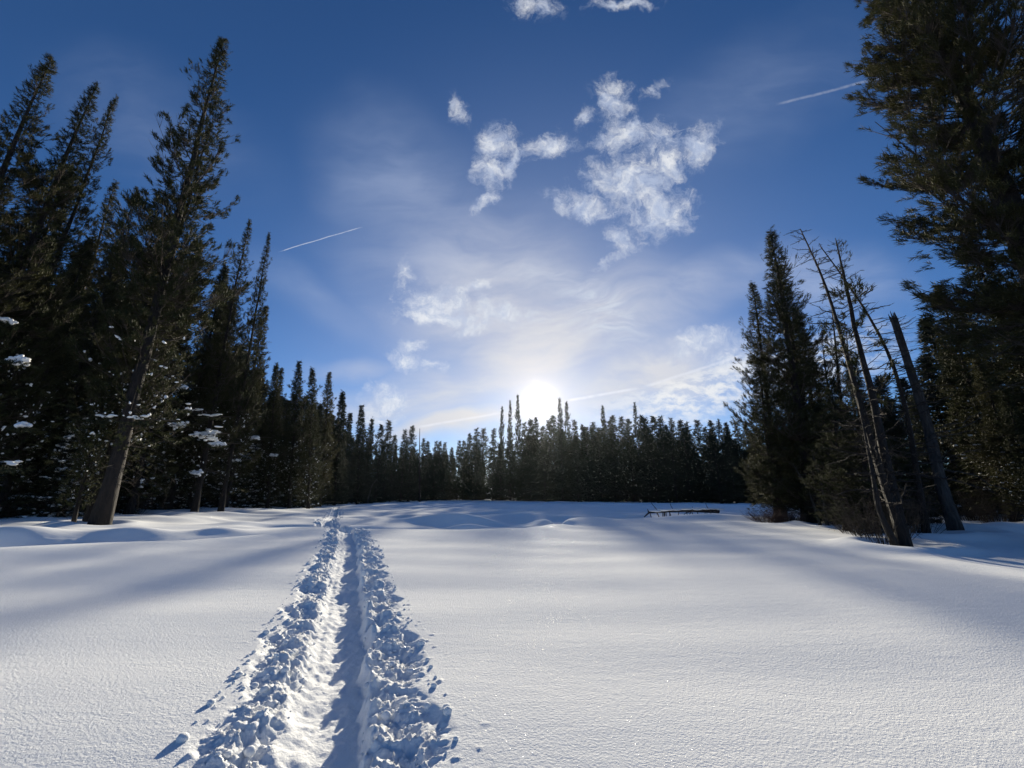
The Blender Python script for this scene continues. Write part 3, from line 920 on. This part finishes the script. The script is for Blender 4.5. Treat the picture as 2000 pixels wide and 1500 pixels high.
# ------------------------------------------------------------------ bare trees, snag
def bare_tree(label, pts, r0, r1, nb, seed, blen, h0=.25, mt=BARK_G, tw=6, name='dead_tree', broken=False):
    """pts: world axis of the trunk; every limb is a part of its own"""
    rng = np.random.RandomState(seed)
    pts = np.array(pts, float)
    base = pts[0].copy()
    d = np.concatenate([[0], np.cumsum(np.linalg.norm(np.diff(pts, axis=0), axis=1))]); d /= d[-1]
    t = np.linspace(0, 1, 18)
    ax = np.stack([np.interp(t, d, pts[:, j]) for j in range(3)], 1) - base
    # smooth the corners
    for _ in range(3):
        ax[1:-1] = (ax[:-2] + ax[1:-1] * 2 + ax[2:]) / 4
    rad = r0 + (r1 - r0) * t ** .9 + r0 * .35 * np.exp(-t * 30)
    ax[0, 2] -= .4
    r = thing(name, label, 'tree', tuple(base))
    obj('trunk', tube_mesh('trunk', ax, rad, mt, 14, seed, .09), r)
    for k in range(nb):
        h = h0 + (1 - h0) * (k + rng.rand()) / nb
        if broken:
            h = min(h, .97)
        B = np.array([np.interp(h, t, ax[:, j]) for j in range(3)])
        az = rng.rand() * 6.28
        L = blen * (1.05 - h * .75) * (.5 + .8 * rng.rand())
        q = np.linspace(0, 1, 6)
        dr = np.array([math.cos(az), math.sin(az), 0])
        dz = rng.randn() * .15 + .05
        P = B + dr * (q * L)[:, None] + np.array([0, 0, 1.]) * (L * (dz * q + .28 * q ** 2 * rng.uniform(-.8, 1.2)))[:, None]
        P[1:-1] += rng.randn(4, 3) * .025 * L
        rb = .010 + .016 * L * .6
        V, F = [], []
        off = 0
        v, f = sticks(P[:-1], P[1:], np.linspace(rb, rb * .3, 6)[:-1], np.linspace(rb, rb * .3, 6)[1:], 4)
        V.append(v); F.append(f); off += len(v)
        m = tw
        tt = .2 + .8 * rng.rand(m)
        S0 = np.stack([np.interp(tt, q, P[:, j]) for j in range(3)], 1)
        sd = np.cross(dr, [0, 0, 1.])
        E = S0 + (dr * .6 + sd * rng.choice([-1, 1], m)[:, None] * .7 + rng.randn(m, 3) * .25) * (L * .3 * (1.1 - tt))[:, None]
        v, f = sticks(S0, E, np.full(m, .007), np.full(m, .003))
        V.append(v); F.append(f + off)
        obj('limb', mesh_np('limb', np.vstack(V), np.vstack(F), mt), r)
    WELLS.append((base[0], base[1], .8, .16))
    return r, ax + base


def W3(px, py, Y):
    b = (750 - py) / FOC
    den = CP - SP * b
    return (Y * ((px - 1000) / FOC) / den, Y, EYE + Y * (SP + CP * b) / den)


def foot(px, Y):
    X = Y * (px - 1000) / FOC / 1.058
    return (X, Y, gz(X, Y) - .05)


bare_tree('tall bare tree leaning left with curved tip, right of the dense clump', [foot(1755, 12.5), W3(1706, 880, 12.6), W3(1661, 717, 12.8), W3(1610, 545, 12.9), W3(1563, 447, 13)], .125, .015, 95, 5, 1.7, .08, BARK, 16)
bare_tree('second bare leaning tree, right of the tallest bare one', [foot(1800, 14.6), W3(1775, 820, 14.5), W3(1745, 703, 14.4), W3(1699, 619, 14.3), W3(1661, 559, 14.2), W3(1603, 482, 14)], .10, .015, 90, 6, 1.6, .1, BARK, 16)
bare_tree('short dark stem at the foot of the tall bare tree', [foot(1736, 12.3), W3(1716, 1000, 12.3), W3(1700, 900, 12.4), W3(1680, 800, 12.5)], .09, .02, 22, 7, 1.3, .3, BARK, 8)
snag, snag_ax = bare_tree('thick grey snag with a broken top and bare curved limbs', [foot(1862, 15.6), W3(1836, 937, 15.7), W3(1811, 820, 15.8), W3(1773, 703, 15.8), W3(1746, 622, 15.8)], .18, .11, 56, 8, 2.0, .25, BARK_G, 12, broken=True)
# splintered top
rng = np.random.RandomState(4)
tp = snag_ax[-1] - np.array(snag.location)
n = 9
B = tp + np.stack([np.cos(np.arange(n)) * .10, np.sin(np.arange(n)) * .10, np.full(n, -.12)], 1)
obj('splinter', mesh_np('splinter', *sticks(B, B + np.stack([rng.randn(n) * .04 - .03, rng.randn(n) * .04, .18 + .4 * rng.rand(n)], 1), np.full(n, .06), np.full(n, .008), 4), BARK_G), snag)
for k, (a, b_, c) in enumerate([((1600, 1010), (1548, 905), 20.5), ((1612, 1000), (1585, 880), 19.5)]):
    bare_tree('thin grey dead pole leaning out of the right clump' if k == 0 else 'thin grey dead pole propped beside the clump trunks', [foot(a[0], c), W3((a[0] + b_[0]) / 2 + 6, (a[1] + b_[1]) / 2, c), W3(b_[0], b_[1], c)], .07, .015, 16, 20 + k, .9, .2, BARK_G, 5)
bare_tree('bare dead pole rising above the far left treeline', [foot(818, 101), W3(819, 900, 101), W3(820, 837, 101)], .2, .06, 14, 31, 1.2, .6, BARK, 3)
bare_tree('pale dead trunk leaning right in the far left treeline', [foot(714, 78), W3(726, 948, 78), W3(737, 935, 78)], .13, .04, 5, 32, 1.2, .5, BARK_G, 3)

# ------------------------------------------------------------------ brown shrubs at the clump foot
def twig_shrub(label, x, y, R, H, n, seed, mt=TWIG_R, group=None):
    rng = np.random.RandomState(seed)
    z = gz(x, y) - .05
    r = thing('shrub', label, 'shrub', (x, y, z), group)
    a = rng.rand(n) * 6.28; rr_ = R * rng.rand(n) ** .5
    B = np.stack([np.cos(a) * rr_ * .6, np.sin(a) * rr_ * .6, np.zeros(n)], 1)
    E = np.stack([np.cos(a) * rr_ * 1.3, np.sin(a) * rr_ * 1.3, H * (.4 + .7 * rng.rand(n))], 1) + rng.randn(n, 3) * .08
    V, F = sticks(B, E, np.full(n, .009), np.full(n, .003))
    m = n * 4
    i = rng.randint(0, n, m); t = (.3 + .7 * rng.rand(m))[:, None]
    S0 = B[i] * (1 - t) + E[i] * t
    v, f = sticks(S0, S0 + rng.randn(m, 3) * .14 + np.array([0, 0, .05]), np.full(m, .005), np.full(m, .002))
    obj('twigs', mesh_np('twigs', np.vstack([V, v]), np.vstack([F, f + len(V)]), mt), r, 'stuff')


x0, y0_, _ = foot(1500, 22)
twig_shrub('low brown twiggy shrub at the left foot of the right clump', x0, y0_, 1.0, .6, 160, 1)
x0, y0_, _ = foot(1535, 21.5)
twig_shrub('reddish brown shrub beside the clump trunks', x0, y0_, .9, .7, 150, 2)
for k, (px, Y) in enumerate([(1640, 20), (1680, 18), (1712, 13.3), (1675, 16), (1770, 15), (1800, 18), (1900, 21), (1950, 19)]):
    x0, y0_, _ = foot(px, Y)
    twig_shrub(['bare brush between the clump and the bare leaning trees', 'bare brush behind the short dark stem', 'bare grey brush at the foot of the tall bare tree', 'bare brush just left of the short dark stem',
                'bare brush right behind the tall bare tree foot', 'bare brush left of the broken snag foot', 'bare brush just right of the broken snag', 'bare brush at the right border under the dark trees'][k], x0, y0_, 1.0, 1.6, 120, 10 + k, TWIG, 'bare brush under the right trees')
for k, (px, Y) in enumerate([(300, 35), (250, 32), (470, 48), (340, 40), (90, 28), (30, 25), (530, 56), (430, 46), (150, 30)]):
    x0, y0_, _ = foot(px, Y)
    twig_shrub(['bare brush midway between the thick left trunk and the slender pair', 'bare brush just right of the thickest left trunk', 'bare brush right of the slender pair trunks', 'bare brush left of the slender pair trunks', 'bare brush left of the thick trunk, near the mounds',
                'bare brush at the left border behind the snow mound', 'bare brush at the right end of the near left forest', 'bare brush between the two trunks of the slender pair', 'bare brush right behind the thin leaning left trunk'][k], x0, y0_, 1.2, 1.7, 120, 30 + k, TWIG, 'bare brush under the left trees')


# ------------------------------------------------------------------ fallen log with hanging limbs
def fallen_log():
    Y = 27.0
    A = np.array(W3(1268, 1008, Y)); B_ = np.array(W3(1405, 1014, Y + 1.5))
    base = (A + B_) / 2
    base[2] = gz(base[0], base[1])
    dz = max(0.22, base[2] + .45 - min(A[2], B_[2]))
    A[2] += dz; B_[2] += dz + .3
    r = thing('fallen_log', 'fallen dead trunk with snow on top and ribs of bare limbs beneath', 'fallen tree', tuple(base))
    q = np.linspace(0, 1, 12)[:, None]
    ax = A * (1 - q) + B_ * q - base
    ax[:, 2] += .10 * np.sin(q[:, 0] * 3.1)
    obj('trunk', tube_mesh('trunk', ax, np.linspace(.06, .14, 12), BARK, 8, 3), r)
    rng = np.random.RandomState(9)
    sn = ax[1:].copy(); sn[:, 2] += np.linspace(.07, .17, 12)[1:] * .85
    C = np.repeat(sn, 3, 0) + rng.randn(33, 3) * .05 * np.array([2.5, .5, .25])
    obj('snow_cap', mesh_np('snow_cap', *lumps(C, np.stack([.30 + .12 * rng.rand(33), .13 + .04 * rng.rand(33), .05 + .02 * rng.rand(33)], 1), rng, az=np.zeros(33), fine=True, rough=.05), SNOW, True), r)
    for k in range(22):
        t = (rng.rand() if k % 2 else (k + rng.rand() * 3) / 25)
        b = A * (1 - t) + B_ * t - base
        up = k % 6 == 2
        L = .25 + .9 * rng.rand()
        e = b + np.array([rng.randn() * .38, rng.randn() * .3, (L * .9 if up else -L * 1.0)])
        mid = (b + e) / 2 + rng.randn(3) * .05
        v, f = sticks(np.array([b, mid]), np.array([mid, e]), np.array([.028, .02]), np.array([.02, .009]), 4)
        obj('limb', mesh_np('limb', v, f, BARK), r)
    # forked root end standing out of the snow
    b = A - base
    v, f = sticks(np.array([b, b]), np.array([b + (-.35, 0, -.28), b + (-.05, .1, .22)]), np.array([.06, .05]), np.array([.03, .02]), 5)
    obj('root', mesh_np('root', v, f, BARK), r)


fallen_log()


# ------------------------------------------------------------------ snow-loaded boughs on the left trees
def bough(px, py, Y, wpx, label, seed, thin=False, dx=1.2, dyy=.5):
    """a limb reaching out of the forest edge with a pillow of snow on it"""
    rng = np.random.RandomState(seed)
    c = np.array(W3(px, py, Y))
    w = wpx / FOC * Y / .95 / 1.25
    root = c + np.array([dx, dyy, .15])
    r = thing('snowy_bough', label, 'branch', tuple(root), 'snow-loaded boughs at the left forest edge')
    q = np.linspace(0, 1, 7)[:, None]
    endp = c - np.array([w * .55 * np.sign(dx), 0, .10])
    P = root * (1 - q) + endp * q - root
    P[:, 2] += .12 * np.sin(q[:, 0] * 3.1)
    v, f = sticks(P[:-1], P[1:], np.linspace(.04, .012, 7)[:-1], np.linspace(.04, .012, 7)[1:], 5)
    obj('limb', mesh_np('limb', v, f, TWIG), r)
    n = 5 if thin else 16
    m = int(n * (1 + w))
    t = rng.rand(m)
    C = (c - root) + np.stack([(t - .5) * w, rng.randn(m) * .12 * (0 if thin else 1), rng.randn(m) * (.02 if thin else .10) * w + .05 - .10 * np.abs(t - .5)], 1)
    if thin:
        C[:, 2] = .05 + .07 * np.sin(t * 9)
    R = np.stack([.10 + .16 * w * rng.rand(m), .08 + .08 * rng.rand(m), (.03 if thin else .07) + .05 * rng.rand(m)], 1)
    obj('snow_pillow', mesh_np('snow_pillow', *lumps(C, R, rng, az=rng.randn(m) * .4, fine=True, rough=.06), SNOW, True), r)
    k = 40
    t = rng.rand(k)
    Pt = (c - root) + np.stack([(t - .5) * w * 1.3, rng.randn(k) * .2, -.06 - .12 * rng.rand(k)], 1)
    v, f = tufts(Pt, np.stack([rng.randn(k), rng.randn(k), rng.randn(k) * .4 - .3], 1), np.full(k, .28), rng, 8)
    obj('needles', mesh_np('needles', v, f, NEED_D), r, 'stuff')


for k, (px, py, Y, w, th, lab) in enumerate([
        (403, 848, 32.0, 52, False, 'bough carrying the largest white snow pillow in the left forest'), (352, 830, 31.5, 34, False, 'snowy bough just left of the largest snow pillow'),
        (425, 868, 31.9, 26, False, 'snowy bough just under the largest snow pillow'), (410, 815, 32.4, 55, True, 'long thin snow covered bough above the largest pillow'),
        (496, 856, 40, 20, False, 'small round snow pillow on a bough right of the largest'), (327, 743, 30, 28, True, 'snowy bough high above and left of the largest pillow'),
        (357, 757, 30.3, 18, False, 'small slanted snow pillow high in the left forest'), (205, 820, 21, 44, True, 'snowy bough left of the thickest left trunk'),
        (268, 822, 21, 40, True, 'snowy bough arching right of the thickest left trunk'), (12, 628, 19, 26, False, 'snow pillow high at the left border'),
        (35, 705, 19, 40, False, 'snow pillow at the left border, second from top'), (45, 832, 19, 22, False, 'small snow pillow at the left border below the others'),
        (385, 924, 33, 20, False, 'lowest small snow pillow over the left trunks'), (22, 912, 19, 34, True, 'snowy bough low at the left border'),
        (270, 754, 26, 18, True, 'short snow streaked bough left of centre in the left forest'), (462, 900, 38, 14, False, 'small snow pillow near the trunk foot of the slender pair'),
        (375, 805, 32.2, 40, True, 'thin snowy bough touching the pillow group from the left'), (535, 890, 46, 14, False, 'small snow pillow at the right end of the near forest')]):
    bough(px, py, Y, w, lab, 40 + k, th, dx=1.4 if px > 60 else -1.4, dyy=.8)


# ------------------------------------------------------------------ loose snow clods along the trail
def clods():
    rng = np.random.RandomState(77)
    n = 750
    y = 1.6 + 15 * rng.rand(n) ** 1.5
    sgn = rng.choice([-1, 1], n)
    a = np.abs(rng.normal(.56, .22, n))
    a = np.clip(a, .27, .84)
    x = track_x(y) + sgn * a / .93
    z = ground(x, y)
    R = .008 + .026 * rng.rand(n) ** 3.5
    R = np.where(a > .95, R * .55, R)
    C = np.stack([x, y, z + R * .35], 1)
    V, F = lumps(C, np.stack([R * (1 + .5 * rng.rand(n)), R, R * (.7 + .3 * rng.rand(n))], 1), rng, fine=True, rough=.07)
    obj('snow_clods', mesh_np('snow_clods', V, F, SNOW, True), kind='stuff')


clods()
build_ground()


# ------------------------------------------------------------------ thin volume added to spread sun glow over the far trees
def glow_haze():
    x0, x1, y0, y1, z0, z1 = -2800, 2800, -2800, 2800, -3.3, 38
    V = np.array([(x, y, z) for z in (z0, z1) for y in (y0, y1) for x in (x0, x1)], float)
    F = np.array([(0, 2, 3, 1), (4, 5, 7, 6), (0, 1, 5, 4), (2, 6, 7, 3), (0, 4, 6, 2), (1, 3, 7, 5)])
    m = bpy.data.materials.new('glow_haze')
    m.use_nodes = True
    nt = m.node_tree
    nt.nodes.clear()
    o = nt.nodes.new('ShaderNodeOutputMaterial')
    v = nt.nodes.new('ShaderNodeVolumePrincipled')
    v.inputs['Color'].default_value = (0.86, 0.93, 1.0, 1)
    v.inputs['Density'].default_value = 0.00004
    v.inputs['Anisotropy'].default_value = 0.78
    nt.links.new(v.outputs[0], o.inputs['Volume'])
    obj('glow_haze', mesh_np('glow_haze', V, F, m), kind='stuff')


glow_haze()
